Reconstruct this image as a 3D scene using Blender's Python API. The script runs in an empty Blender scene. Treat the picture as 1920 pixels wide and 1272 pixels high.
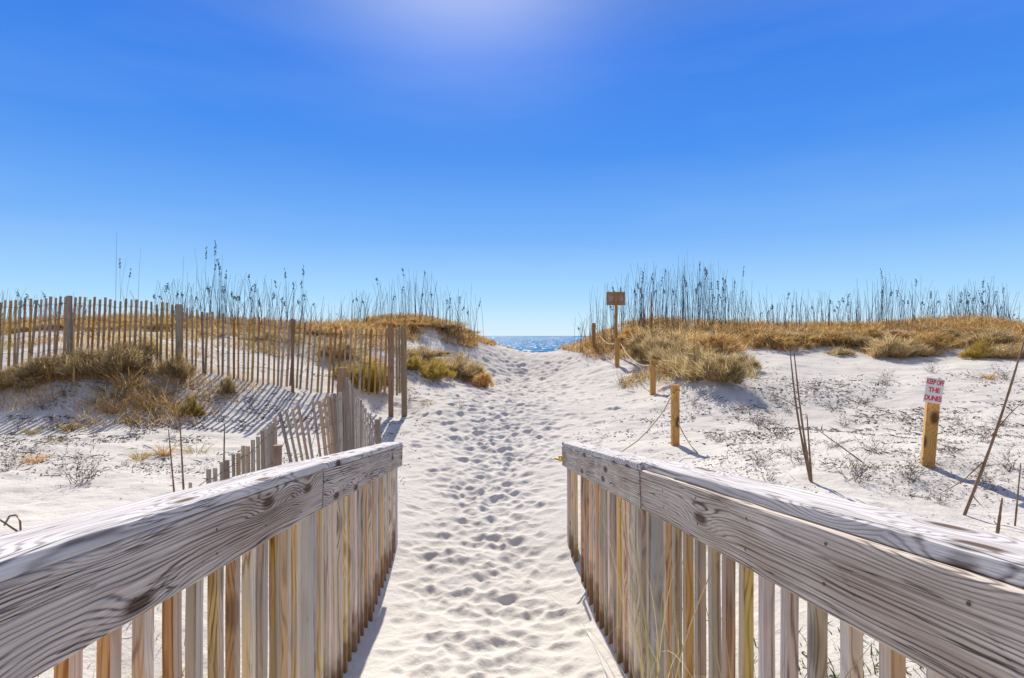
import bpy, math, random
import numpy as np
from mathutils import Vector, Matrix
random.seed(7); R = np.random.RandomState(11)
S = bpy.context.scene; C = S.collection
F = 1067.0                                   # focal length in px of the 1920 px wide photograph

def P(px, py, Y): return Vector(((px-960)/F*Y, Y, (630-py)/F*Y))
def px_x(px, Y): return (px-960)/F*Y

# ------------------------------------------------------------------ terrain heights
CP = [ # px, py, distance
 (930,1272,3.25),(905,1045,5.15),(905,880,7.6),(920,800,9.8),(950,740,12.8),(970,700,17),(985,674,22),(990,662,26),
 (945,661,26),(1040,661,24),(790,600,18),(870,622,20),(915,642,22),(955,660,25),(820,690,14),(780,702,13),(800,770,10.5),
 (900,708,15.5),(870,652,17),(1055,658,23),(1113,658,17.5),(1100,640,20),(1180,606,20),(1290,607,20),(1290,702,12),
 (1350,715,10.5),(1157,688,14.9),(1224,745,11.3),(1265,830,7.3),(1330,860,6.4),(1510,912,4.5),(1740,865,5),(1870,985,3.8),
 (1740,770,8.5),(1500,740,10),(1500,663,14.5),(1700,663,14.5),(1850,690,12),(1500,616,18),(1600,613,18),(1700,612,18),(1850,602,17),
 (1905,617,17),(2050,625,17),(0,622,14),(250,602,16),(450,612,16),(650,617,17),(700,642,14),(600,680,12.5),(755,785,10.5),
 (650,744,10.5),(550,730,10.4),(450,712,10.2),(335,692,10),(200,672,9.8),(130,668,9.7),(0,704,9.5),(480,800,8.6),(300,792,8.3),
 (100,790,8),(0,790,7.8),(600,832,8),(420,850,7),(250,850,6.8),(100,850,6.6),(0,850,6.5),(300,900,5.6),(100,950,4.6),(0,1000,3.9),
 (700,860,7.6),(755,832,8.4),(-150,720,9.5),(-150,800,7.6),(1400,640,16),(1420,800,8.5),(1100,760,11),(1120,840,7.9),(2100,700,11),(2100,860,5)]
pts = [tuple(P(*c)) for c in CP]
for y in (1.0, 2.0, 3.0, 4.0, 5.0):          # either side of the ramp
    s = -0.0515*y
    z = {1.0:-1.62, 2.0:-1.74, 3.0:-1.92, 4.0:-2.03, 5.0:-2.0}[y]
    pts += [(-.1+s, y, z), (-.85+s, y, z+.01), (.7+s, y, z+.01), (-1.7+s, y, -1.45-.02*y), (1.6+s, y, -1.3-.03*y)]
for y in (-6., -2.):
    for x in (-12., -6., -1.5, 1.5, 6., 12.): pts.append((x, y, -1.45))
for x in (-12., -6., 6., 12.): pts.append((x, 2., -1.3))
for x in (-26., -18.): pts += [(x, 6., -1.2), (x, 12., -.4), (x, 17., .35), (x, 22., .0)]
for x in (26., 18.): pts += [(x, 6., -.9), (x, 12., -.5), (x, 17., .3), (x, 22., .0)]
for x in (-24., -16., -9., 9., 16., 24.): pts += [(x, 25., -.35), (x, 32., -1.5)]
for x in (-24., -12., -4., 0., 4., 12., 24.): pts += [(x, 36., -2.1), (x, 44., -2.8)]
pts += [(-3., 31., -1.2), (0.5, 31., -1.25), (4., 31., -1.2), (0, 28, -.9)]
PT = np.array(pts); n = len(PT)
def _phi(r2): return 0.5*r2*np.log(r2+1e-9)
d2 = ((PT[:,None,:2]-PT[None,:,:2])**2).sum(-1)
K = _phi(d2) + np.eye(n)*0.03; Q = np.c_[np.ones(n), PT[:,:2]]
A = np.zeros((n+3, n+3)); A[:n,:n]=K; A[:n,n:]=Q; A[n:,:n]=Q.T
w = np.linalg.solve(A, np.r_[PT[:,2], 0,0,0])
cx = np.arange(-26, 26.01, .25); cy = np.arange(-6, 44.01, .25)
GX, GY = np.meshgrid(cx, cy)
Hc = w[n]+w[n+1]*GX+w[n+2]*GY
for i in range(n): Hc += w[i]*_phi((GX-PT[i,0])**2+(GY-PT[i,1])**2)
def _bil(G, fx, fy):
    ix = np.clip(np.floor(fx).astype(int), 0, G.shape[1]-2); iy = np.clip(np.floor(fy).astype(int), 0, G.shape[0]-2)
    tx = fx-ix; ty = fy-iy
    return (G[iy,ix]*(1-tx)+G[iy,ix+1]*tx)*(1-ty)+(G[iy+1,ix]*(1-tx)+G[iy+1,ix+1]*tx)*ty
_lat = np.random.RandomState(3).rand(256,256)
def vnoise(x, y):
    ix = np.floor(x).astype(int); iy = np.floor(y).astype(int); tx = x-ix; ty = y-iy
    tx = tx*tx*(3-2*tx); ty = ty*ty*(3-2*ty); a=ix&255; b=iy&255; a1=(ix+1)&255; b1=(iy+1)&255
    return (_lat[b,a]*(1-tx)+_lat[b,a1]*tx)*(1-ty)+(_lat[b1,a]*(1-tx)+_lat[b1,a1]*tx)*ty-.5
def path_mask(x, y):
    c = np.interp(y, [0,3.3,5.3,7.6,10,13,17,25,60], [-.1,-.11,-.27,-.25,-.14,0,.24,.7,1])
    hw = np.interp(y, [0,3.3,8,11,17,26,60], [.62,.62,.95,1.5,2.0,2.2,2.2])
    return c, hw
def height(x, y):
    x = np.asarray(x, float); y = np.asarray(y, float)
    h = _bil(Hc, (np.clip(x,-26,25.99)+26)/.25, (np.clip(y,-6,43.99)+6)/.25)
    far = np.clip((y-42)/30., 0, 1); h = h*(1-far)+(-3.8)*far
    lo = np.clip((np.abs(x)-20)/5,0,1)*.0
    c, hw = path_mask(x, y); m = np.clip((np.abs(x-c)-hw*.8)/.6, .25, 1)
    amp = m*np.clip((y+4)/6, 0, 1)
    h = h + amp*(.10*vnoise(x*.8+9, y*.8)+.05*vnoise(x*2.1, y*2.3+5)+.022*vnoise(x*5.3+3, y*6.1)+.010*vnoise(x*13, y*15))
    return h
def gh(x, y): return float(height(np.array([x]), np.array([y]))[0])

# ------------------------------------------------------------------ helpers
def mesh_obj(name, verts, faces, mat, parent=None, loc=None, smooth=False):
    me = bpy.data.meshes.new(name); me.from_pydata([tuple(v) for v in verts], [], faces); me.update()
    if mat: me.materials.append(mat)
    if smooth: me.polygons.foreach_set('use_smooth', [True]*len(me.polygons))
    o = bpy.data.objects.new(name, me); C.objects.link(o)
    if parent is not None: o.parent = parent
    if loc is not None: o.location = loc
    return o
def tag(o, label, cat, group=None, kind=None):
    if label: o['label'] = label
    if cat: o['category'] = cat
    if group: o['group'] = group
    if kind: o['kind'] = kind
    return o
def thing(name, loc, label, cat, group=None):
    o = bpy.data.objects.new(name, None); C.objects.link(o); o.location = loc; o.empty_display_size = .1
    return tag(o, label, cat, group)
def beam_mesh(name, L, wy, hz, mat, ch=.003, seg=1, wob=0.0, seed=0):
    """a board along local X (0..L), thickness wy in Y, height hz in Z, chamfered edges"""
    r = random.Random(seed); a = wy/2; b = hz/2
    prof = [(-a+ch,-b),(a-ch,-b),(a,-b+ch),(a,b-ch),(a-ch,b),(-a+ch,b),(-a,b-ch),(-a,-b+ch)]
    V = []; Fs = []
    for i in range(seg+1):
        t = i/seg; oy = r.uniform(-wob,wob); oz = r.uniform(-wob,wob)
        for (p,q) in prof: V.append((t*L, p+oy+r.uniform(-wob,wob)*.5, q+oz+r.uniform(-wob,wob)*.5))
    for i in range(seg):
        for k in range(8):
            k2=(k+1)%8; Fs.append((i*8+k, i*8+k2, (i+1)*8+k2, (i+1)*8+k))
    Fs.append(tuple(reversed(range(8)))); Fs.append(tuple(range(seg*8, seg*8+8)))
    me = bpy.data.meshes.new(name); me.from_pydata(V, [], Fs); me.materials.append(mat)
    # recalculated outward
    import bmesh
    bm = bmesh.new(); bm.from_mesh(me); bmesh.ops.recalc_face_normals(bm, faces=bm.faces); bm.to_mesh(me); bm.free()
    return me
def frame(p0, p1, up):
    x = (p1-p0).normalized(); y = Vector(up).cross(x).normalized(); z = x.cross(y)
    return Matrix(((x.x,y.x,z.x),(x.y,y.y,z.y),(x.z,y.z,z.z)))
def put(me, name, p0, p1, up, parent=None, label=None):
    o = bpy.data.objects.new(name, me); C.objects.link(o)
    off = parent.location if parent is not None else Vector((0,0,0))
    if parent is not None: o.parent = parent
    o.matrix_local = Matrix.Translation(Vector(p0)-off) @ frame(Vector(p0), Vector(p1), up).to_4x4()
    if label: o['label'] = label
    return o
def tube(name, path, rads, mat, parent=None, sides=6, base=None):
    path = [Vector(p) for p in path]; off = base if base is not None else (parent.location if parent is not None else Vector((0,0,0)))
    V=[]; Fs=[]; N=len(path)
    if not hasattr(rads,'__len__'): rads=[rads]*N
    for i,p in enumerate(path):
        t = (path[min(i+1,N-1)]-path[max(i-1,0)]).normalized()
        u = t.orthogonal().normalized() if abs(t.z)<.9 else Vector((1,0,0)); u = (u-t*u.dot(t)).normalized(); v=t.cross(u)
        for k in range(sides):
            a=2*math.pi*k/sides; V.append(p-off+(u*math.cos(a)+v*math.sin(a))*rads[i])
    for i in range(N-1):
        for k in range(sides):
            k2=(k+1)%sides; Fs.append((i*sides+k,i*sides+k2,(i+1)*sides+k2,(i+1)*sides+k))
    Fs.append(tuple(reversed(range(sides)))); Fs.append(tuple(range((N-1)*sides,N*sides)))
    o = mesh_obj(name, V, Fs, mat, parent, None, True)
    if base is not None: o.location = base
    return o

# blades: arrays of base, direction, length, width, droop -> one mesh of tapered strips
def blades_mesh(name, base, dirv, length, width, droop, mat, seg=3):
    base=np.asarray(base,float); d=np.asarray(dirv,float); N=len(base)
    d=d/np.linalg.norm(d,axis=1,keepdims=True)
    rn=R.normal(size=(N,3)); side=np.cross(d,rn); side/=np.linalg.norm(side,axis=1,keepdims=True)+1e-9
    length=np.broadcast_to(length,(N,)); width=np.broadcast_to(width,(N,)); droop=np.broadcast_to(droop,(N,))
    hor=d.copy(); hor[:,2]=0; hn=np.linalg.norm(hor,axis=1,keepdims=True)+1e-6; hor/=hn
    V=np.zeros((N,2*seg+1,3))
    for s in range(seg+1):
        t=s/seg
        c=base+d*(length*t)[:,None]+hor*(droop*length*t*t*.6)[:,None]; c[:,2]-=droop*length*t*t*.55
        wd=width*(1-t**1.6)*.5
        if s<seg: V[:,2*s]=c-side*wd[:,None]; V[:,2*s+1]=c+side*wd[:,None]
        else: V[:,2*s]=c
    nv=2*seg+1; idx=(np.arange(N)*nv)[:,None]
    loops=[]; 
    pat=[]
    sizes=[]
    for s in range(seg-1): pat+=[2*s,2*s+1,2*s+3,2*s+2]; sizes.append(4)
    pat+=[2*seg-2,2*seg-1,2*seg]; sizes.append(3)
    L=(idx+np.array(pat)[None]).ravel(); sz=np.tile(sizes,N); st=np.r_[0,np.cumsum(sz)[:-1]]
    me=bpy.data.meshes.new(name); me.vertices.add(N*nv); me.vertices.foreach_set('co',V.ravel())
    me.loops.add(len(L)); me.loops.foreach_set('vertex_index',L.astype(np.int32))
    me.polygons.add(len(sz)); me.polygons.foreach_set('loop_start',st.astype(np.int32))
    try: me.polygons.foreach_set('loop_total',sz.astype(np.int32))
    except Exception: pass
    me.update(calc_edges=True); me.validate(); me.materials.append(mat)
    return me
def obj_of(name, me, loc=(0,0,0), parent=None):
    o=bpy.data.objects.new(name,me); C.objects.link(o); o.location=loc
    if parent is not None: o.parent=parent
    return o

# ------------------------------------------------------------------ materials
class N:
    def __init__(s, name):
        s.m=bpy.data.materials.new(name); s.m.use_nodes=True; s.t=s.m.node_tree; s.t.nodes.clear()
        s.out=s.n('ShaderNodeOutputMaterial')
    def n(s, typ, **kw):
        x=s.t.nodes.new(typ)
        for k,v in kw.items(): setattr(x,k,v)
        return x
    def l(s,a,b): s.t.links.new(a,b)
    def math(s, op, a, b=None, c=None, clamp=False):
        x=s.n('ShaderNodeMath',operation=op,use_clamp=clamp)
        for i,v in enumerate((a,b,c)):
            if v is None: continue
            if hasattr(v,'links'): s.l(v,x.inputs[i])
            else: x.inputs[i].default_value=v
        return x.outputs[0]
    def noise(s, vec, scale, detail=4, rough=.55, dist=0):
        x=s.n('ShaderNodeTexNoise'); s.l(vec,x.inputs['Vector'])
        x.inputs['Scale'].default_value=scale; x.inputs['Detail'].default_value=detail; x.inputs['Roughness'].default_value=rough; x.inputs['Distortion'].default_value=dist
        return x.outputs['Fac']
    def mapv(s, vec, sc, loc=(0,0,0)):
        x=s.n('ShaderNodeMapping'); s.l(vec,x.inputs['Vector']); x.inputs['Scale'].default_value=sc; x.inputs['Location'].default_value=loc; return x.outputs[0]
    def ramp(s, fac, stops):
        x=s.n('ShaderNodeValToRGB'); e=x.color_ramp.elements
        while len(e)<len(stops): e.new(.5)
        for i,(p,c) in enumerate(stops): e[i].position=p; e[i].color=(*c,1) if len(c)==3 else c
        s.l(fac,x.inputs[0]); return x.outputs[0]
    def mix(s, fac, a, b, mode='MIX'):
        x=s.n('ShaderNodeMix',data_type='RGBA',blend_type=mode)
        for i,v in ((0,fac),(6,a),(7,b)):
            if hasattr(v,'links'): s.l(v,x.inputs[i])
            else: x.inputs[i].default_value = v if i==0 else (*v,1)
        return x.outputs[2]
    def bump(s, h, strength, dist, nrm=None):
        x=s.n('ShaderNodeBump'); s.l(h,x.inputs['Height']); x.inputs['Strength'].default_value=strength; x.inputs['Distance'].default_value=dist
        if nrm: s.l(nrm,x.inputs['Normal'])
        return x.outputs[0]
    def bsdf(s, col, rough=.8, nrm=None, spec=.2):
        b=s.n('ShaderNodeBsdfPrincipled')
        if hasattr(col,'links'): s.l(col,b.inputs['Base Color'])
        else: b.inputs['Base Color'].default_value=(*col,1)
        b.inputs['Roughness'].default_value=rough; b.inputs['Specular IOR Level'].default_value=spec
        if nrm: s.l(nrm,b.inputs['Normal'])
        s.l(b.outputs[0],s.out.inputs[0]); return b

def sand_mat():
    g=N('sand'); tc=g.n('ShaderNodeTexCoord').outputs['Object']
    a=g.noise(tc,1.3,5); b=g.noise(tc,9,6,.65); c=g.noise(tc,140,3,.7)
    col=g.ramp(a,[(.3,(.60,.565,.51)),(.7,(.67,.64,.58))])
    col=g.mix(g.math('MULTIPLY',g.math('SUBTRACT',b,.55,clamp=True),1.2,clamp=True),col,(.50,.46,.44))
    col=g.mix(g.ramp(c,[(.62,(0,0,0)),(.75,(.35,)*3)]),col,(.36,.33,.31))
    nb=g.bump(c,.35,.006,g.bump(g.noise(tc,28,4,.6),.5,.02))
    g.bsdf(col,1.,nb,.0); return g.m

def wood_mat(name, light, dark, line=.5, K=26, knots=.6, streak=.35, warmlow=None, rnd=True, bump=.5, yaxis=.6, tint=None, wav=3.2, crack=.4):
    g=N(name); tc=g.n('ShaderNodeTexCoord').outputs['Object']; oi=g.n('ShaderNodeObjectInfo')
    off=g.n('ShaderNodeVectorMath',operation='SCALE'); off.inputs[0].default_value=(17.3,5.1,3.7); g.l(oi.outputs['Random'],off.inputs['Scale'])
    add=g.n('ShaderNodeVectorMath',operation='ADD'); g.l(tc,add.inputs[0]); g.l(off.outputs[0],add.inputs[1]); v=add.outputs[0]
    sep=g.n('ShaderNodeSeparateXYZ'); g.l(v,sep.inputs[0])
    base=g.math('ADD',sep.outputs[2],g.math('MULTIPLY',sep.outputs[1],yaxis))
    w1=g.noise(g.mapv(v,(.8,4,4)),1.3,2,.5)
    w2=g.noise(g.mapv(v,(4,16,16)),1.0,3,.5)
    vo=g.n('ShaderNodeTexVoronoi',voronoi_dimensions='2D'); cb=g.n('ShaderNodeCombineXYZ'); g.l(g.math('MULTIPLY',sep.outputs[0],1.7),cb.inputs[0]); g.l(g.math('MULTIPLY',base,5.2),cb.inputs[1]); g.l(cb.outputs[0],vo.inputs['Vector']); vo.inputs['Scale'].default_value=1.0
    dk=vo.outputs['Distance']
    kn=g.math('EXPONENT',g.math('MULTIPLY',g.math('MULTIPLY',dk,dk),-16.))
    vb=g.noise(g.mapv(v,(.35,22,22)),1.0,2,.5)
    gg=g.math('ADD',g.math('MULTIPLY_ADD',base,K,g.math('MULTIPLY',vb,4.5)),g.math('ADD',g.math('MULTIPLY',w1,wav),g.math('ADD',g.math('MULTIPLY',w2,1.0),g.math('MULTIPLY',kn,knots*7))))
    s=g.math('MULTIPLY_ADD',g.math('SINE',g.math('MULTIPLY',gg,6.2832)),.5,.5)
    s=g.math('MULTIPLY',g.math('POWER',s,3.2),g.math('MULTIPLY_ADD',g.noise(g.mapv(v,(1.6,30,30)),1.0,3,.6),2.4,-.45,clamp=True))
    st=g.noise(g.mapv(v,(2.5,170,170)),1.0,3,.6)
    big=g.noise(g.mapv(v,(2.2,7,7)),1.2,4,.6)
    ck=g.math('ABSOLUTE',g.math('SUBTRACT',g.noise(g.mapv(v,(1.1,38,38)),1.0,3,.55),.5))
    ck=g.math('MULTIPLY',g.ramp(ck,[(.0,(1,)*3),(.014,(0,0,0))]),g.ramp(g.noise(g.mapv(v,(2.,14,14),(5,2,1)),1.,2),[(.5,(0,0,0)),(.58,(1,1,1))]))
    f=g.math('ADD',g.math('MULTIPLY',s,line),g.math('MULTIPLY',g.math('SUBTRACT',st,.4),streak*1.8),clamp=True)
    f=g.math('MULTIPLY',f,g.math('MULTIPLY_ADD',big,1.5,.15),clamp=True)
    lt=g.mix(g.ramp(big,[(.35,(0,0,0)),(.7,(1,1,1))]),light,tuple(min(1,c*1.25) for c in light))
    if tint: 
        lt=g.mix(g.ramp(g.noise(g.mapv(v,(1.0,4,4)),1.7,2),[(.48,(0,0,0)),(.66,(.8,)*3)]),lt,tint)
    col=g.mix(f,lt,dark)
    core=g.ramp(dk,[(.06,(.95,)*3),(.13,(0,0,0))]); col=g.mix(g.math('MULTIPLY',core,min(1,knots*1.6)),col,(.10,.055,.028))
    if rnd:
        hs=g.n('ShaderNodeHueSaturation'); g.l(col,hs.inputs['Color'])
        g.l(g.math('MULTIPLY_ADD',g.math('FRACT',g.math('MULTIPLY',oi.outputs['Random'],7.13)),.045,.478),hs.inputs['Hue'])
        g.l(g.math('MULTIPLY_ADD',oi.outputs['Random'],.55,.7),hs.inputs['Value'])
        g.l(g.math('MULTIPLY_ADD',g.math('FRACT',g.math('MULTIPLY',oi.outputs['Random'],23.7)),.9,.5),hs.inputs['Saturation'])
        col=hs.outputs[0]
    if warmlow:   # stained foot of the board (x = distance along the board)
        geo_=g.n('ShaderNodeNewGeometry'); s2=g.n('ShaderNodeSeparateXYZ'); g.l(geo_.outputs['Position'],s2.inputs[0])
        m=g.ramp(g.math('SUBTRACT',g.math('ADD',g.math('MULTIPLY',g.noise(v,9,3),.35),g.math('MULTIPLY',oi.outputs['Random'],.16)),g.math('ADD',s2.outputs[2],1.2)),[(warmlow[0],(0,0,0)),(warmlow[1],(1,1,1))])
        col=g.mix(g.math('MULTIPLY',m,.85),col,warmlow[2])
    col=g.mix(g.math('MULTIPLY',ck,crack),col,(.035,.025,.02))
    nb=g.bump(g.math('ADD',g.math('MULTIPLY_ADD',s,-.6,g.math('MULTIPLY',ck,-crack*1.5)),g.math('MULTIPLY',st,-.5)),bump,.004)
    g.bsdf(col,.85,nb,.15); return g.m

def leaf_mat(name, stops, trans=.35, obj_var=.25):
    g=N(name); geo=g.n('ShaderNodeNewGeometry'); oi=g.n('ShaderNodeObjectInfo')
    col=g.ramp(geo.outputs['Random Per Island'],stops)
    hs=g.n('ShaderNodeHueSaturation'); g.l(col,hs.inputs['Color'])
    g.l(g.math('MULTIPLY_ADD',oi.outputs['Random'],obj_var,1-obj_var/2),hs.inputs['Value'])
    a=g.n('ShaderNodeBsdfDiffuse'); b=g.n('ShaderNodeBsdfTranslucent'); mx=g.n('ShaderNodeMixShader'); mx.inputs[0].default_value=trans
    g.l(hs.outputs[0],a.inputs[0]); g.l(hs.outputs[0],b.inputs[0]); g.l(a.outputs[0],mx.inputs[1]); g.l(b.outputs[0],mx.inputs[2]); g.l(mx.outputs[0],g.out.inputs[0])
    return g.m
def plain(name, col, rough=.7, var=.25, scale=20):
    g=N(name); tc=g.n('ShaderNodeTexCoord').outputs['Object']
    c=g.ramp(g.noise(tc,scale,4,.6),[(.3,tuple(x*(1-var) for x in col)),(.7,tuple(min(1,x*(1+var)) for x in col))])
    g.bsdf(c,rough,g.bump(g.noise(tc,scale*6,3),.2,.002),.2); return g.m

M={}
M['sand']=sand_mat()
M['rail']=wood_mat('weathered_grey_wood',(.66,.58,.50),(.12,.085,.065),line=.88,K=92,knots=.6,streak=.95,bump=1.0,rnd=False,tint=(.52,.40,.31),wav=3.4,crack=.9)
M['cap']=wood_mat('bleached_cap_wood',(.60,.575,.56),(.17,.15,.145),line=.8,K=26,knots=.7,streak=.5,bump=.7,rnd=False,yaxis=1.3,crack=.8)
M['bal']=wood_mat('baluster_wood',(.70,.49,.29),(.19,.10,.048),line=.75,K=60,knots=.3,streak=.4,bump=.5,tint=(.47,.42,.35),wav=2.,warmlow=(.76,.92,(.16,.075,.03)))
M['bal_pale']=wood_mat('baluster_path_face',(.72,.60,.47),(.32,.22,.15),line=.5,K=60,knots=.3,streak=.45,bump=.5,tint=(.62,.55,.48),warmlow=(.76,.92,(.16,.075,.03)))
M['post_grey']=wood_mat('ramp_post_wood',(.50,.46,.42),(.2,.16,.13),line=.4,K=24,knots=.3)
M['slat']=wood_mat('fence_slat_wood',(.42,.29,.17),(.14,.085,.045),line=.4,K=40,knots=.1,streak=.4)
M['slat_light']=wood_mat('fallen_slat_wood',(.44,.36,.29),(.15,.11,.08),line=.4,K=40,knots=.1,streak=.4)
M['fpost']=wood_mat('fence_post_wood',(.28,.205,.145),(.10,.07,.05),line=.5,K=30,knots=.2)
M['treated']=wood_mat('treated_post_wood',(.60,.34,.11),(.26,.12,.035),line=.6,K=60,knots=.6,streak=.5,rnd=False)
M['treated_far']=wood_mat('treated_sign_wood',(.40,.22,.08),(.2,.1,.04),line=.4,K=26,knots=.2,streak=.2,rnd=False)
M['rope']=plain('rope_fibre',(.62,.50,.30),.8,.2,90)
M['rope_yellow']=plain('yellow_rope_fibre',(.75,.50,.06),.7,.2,90)
M['wire']=plain('rusty_wire',(.12,.08,.06),.6,.3,60)
M['white']=plain('white_sign_paint',(.80,.80,.80),.5,.03,10)
M['red']=plain('red_lettering',(.72,.05,.09),.5,.05,30)
M['signback']=plain('pale_sign_back',(.42,.32,.30),.6,.2,12)
M['cane']=plain('dry_cane',(.26,.17,.105),.7,.35,14)
M['cane_y']=plain('straw_stake',(.50,.37,.17),.7,.25,14)
M['twig']=leaf_mat('dead_twigs',[(.0,(.10,.07,.06)),(.5,(.17,.12,.10)),(1,(.28,.21,.17))],.05)
M['olive']=leaf_mat('olive_shrub_leaves',[(0,(.16,.10,.06)),(.2,(.36,.26,.12)),(.55,(.64,.48,.22)),(.85,(.78,.62,.34)),(1,(.88,.80,.58))],.5)
M['tan']=leaf_mat('tan_grass',[(0,(.24,.14,.07)),(.35,(.60,.37,.13)),(.8,(.76,.53,.22)),(1,(.86,.72,.42))],.5)
M['yellow']=leaf_mat('yellow_grass',[(0,(.28,.18,.035)),(.5,(.48,.34,.06)),(1,(.60,.50,.2))],.45)
M['straw']=leaf_mat('straw_blades',[(0,(.42,.34,.16)),(.6,(.62,.52,.28)),(1,(.50,.50,.2))],.3)
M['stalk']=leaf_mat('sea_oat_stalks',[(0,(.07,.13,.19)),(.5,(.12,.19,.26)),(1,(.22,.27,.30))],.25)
M['litter']=leaf_mat('plant_litter',[(0,(.07,.06,.055)),(.6,(.15,.125,.115)),(1,(.26,.21,.18))],.05)
M['green']=leaf_mat('green_leaves',[(0,(.05,.09,.02)),(.6,(.14,.17,.04)),(1,(.28,.27,.08))],.35)

def water_mat():
    g=N('sea_water'); tc=g.n('ShaderNodeTexCoord').outputs['Object']
    a=g.noise(g.mapv(tc,(.35,.9,1)),1.0,6,.65); b=g.noise(g.mapv(tc,(.05,.12,1)),1.0,3)
    c=g.ramp(b,[(.35,(.004,.095,.24)),(.65,(.006,.19,.38))])
    a2=g.noise(g.mapv(tc,(.55,.085,1)),1.0,3,.6); nb=g.bump(a,1.0,1.2,g.bump(a2,1.0,1.6))
    df=g.n('ShaderNodeBsdfDiffuse'); g.l(c,df.inputs[0]); gs=g.n('ShaderNodeBsdfGlossy'); gs.inputs['Roughness'].default_value=.28; g.l(nb,gs.inputs['Normal'])
    sp=g.ramp(g.noise(g.mapv(tc,(.75,.12,1),(4,9,0)),1.0,3,.7),[(.52,(.02,)*3),(.66,(.46,)*3)])
    mx=g.n('ShaderNodeMixShader'); g.l(sp,mx.inputs[0]); g.l(df.outputs[0],mx.inputs[1]); g.l(gs.outputs[0],mx.inputs[2]); g.l(mx.outputs[0],g.out.inputs[0])
    return g.m
M['water']=water_mat()

# ------------------------------------------------------------------ ground sheet
def axis_pts(segs):
    out=[]
    for a,b,st in segs:
        k=max(1,int(round((b-a)/st))); out+=list(np.linspace(a,b,k,endpoint=False))
    out.append(segs[-1][1]); return np.array(out)
gx=axis_pts([(-400,-60,40),(-60,-26,3),(-26,-12,.25),(-12,-5,.07),(-5,-1.6,.035),(-1.6,1.4,.0155),(1.4,4,.03),(4,12,.07),(12,26,.25),(26,60,3),(60,400,40)])
gy=axis_pts([(-60,-6,3),(-6,1,.2),(1,2.8,.06),(2.8,7,.0155),(7,12,.024),(12,18,.05),(18,28,.1),(28,44,.4),(44,80,2),(80,100,10)])
X,Y=np.meshgrid(gx,gy); Z=height(X,Y)
D=np.zeros_like(Z)
def stamp(x0,y0,ang,Lh,Wh,d):
    rr=Lh*2.1
    i0,i1=np.searchsorted(gx,[x0-rr,x0+rr]); j0,j1=np.searchsorted(gy,[y0-rr,y0+rr])
    if i1<=i0 or j1<=j0: return
    xx=X[j0:j1,i0:i1]-x0; yy=Y[j0:j1,i0:i1]-y0
    ca,sa=math.cos(ang),math.sin(ang); u=(xx*sa+yy*ca)/Lh; v=(xx*ca-yy*sa)/Wh
    r=np.sqrt(u*u+v*v)+.45*vnoise(xx*13+x0*7+50,yy*13+y0*5+50)
    r=np.maximum(r,0)
    pit=np.exp(-(r*1.25)**2.6)
    rim=np.exp(-((r-1.25)/.34)**2)*(.6+.6*np.clip(u,-1,1))
    D[j0:j1,i0:i1]+= -d*pit*np.exp(np.clip(D[j0:j1,i0:i1],-1,0)*14) + d*.42*rim
fr=random.Random(5)
for k in range(4200):
    y=2.6+ (25.5-2.6)*fr.random()**1.25
    c,hw=path_mask(0.,y); c=float(c); hw=float(hw)
    x=c+fr.gauss(0,.5)*hw*.9
    if y<8 and abs(x-c)>hw*1.0: continue
    big=1 if y<8 else min(1.45,1+(y-8)*.09)
    stamp(x,y,fr.gauss(.0,.5),fr.uniform(.05,.095)*big,fr.uniform(.055,.12)*big,fr.uniform(.008,.021)*big*(.72 if y<6.5 else .92))
for k in range(260):                       # stray prints beside the path
    y=fr.uniform(7,22); c,hw=path_mask(0.,y); x=float(c)+fr.choice([-1,1])*fr.uniform(.8,1.7)*float(hw)
    stamp(x,y,fr.uniform(-1,1),fr.uniform(.10,.15),fr.uniform(.06,.08),fr.uniform(.01,.025))
pm=np.exp(-((X+.25)/1.2)**2)*(Y>2.4)*(Y<12)
D+= (.006*vnoise(X*9,Y*11)+.004*vnoise(X*23,Y*26)+.0025*vnoise(X*50,Y*52))*np.clip((Y-1)/2,0,1)
nearrough=np.exp(-((Y-2.9)/.35)**2)*pm; D+=nearrough*(.016*vnoise(X*30,Y*30)+.01*vnoise(X*60+9,Y*60))
# wind ripples on the left slope
rip=np.clip((-X-1.5)/1.5,0,1)*np.clip((8.6-Y)/2,0,1)*np.clip((Y-2)/1,0,1)
D+=rip*.008*np.sin((Y*9+X*4.0+3*vnoise(X*.9,Y*.9)*6))*np.clip(vnoise(X*.7+4,Y*.7)+.45,0,1)
Z=Z+D
nxv,nyv=len(gx),len(gy); V=np.stack([X,Y,Z],-1).reshape(-1,3)
ii,jj=np.meshgrid(np.arange(nxv-1),np.arange(nyv-1)); a=(jj*nxv+ii).ravel()
L=np.stack([a,a+1,a+1+nxv,a+nxv],1).ravel().astype(np.int32)
me=bpy.data.meshes.new('sand'); me.vertices.add(len(V)); me.vertices.foreach_set('co',V.ravel()); me.loops.add(len(L)); me.loops.foreach_set('vertex_index',L)
me.polygons.add(len(a)); me.polygons.foreach_set('loop_start',(np.arange(len(a))*4).astype(np.int32)); me.update(calc_edges=True)
me.polygons.foreach_set('use_smooth',np.ones(len(a),bool)); me.materials.append(M['sand'])
o=obj_of('sand',me); o['kind']='structure'
# sea
sea=mesh_obj('sea',[(-9000,62,-3.1),(9000,62,-3.1),(9000,16000,-3.1),(-9000,16000,-3.1)],[(0,1,2,3)],M['water']); sea['kind']='structure'

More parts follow.
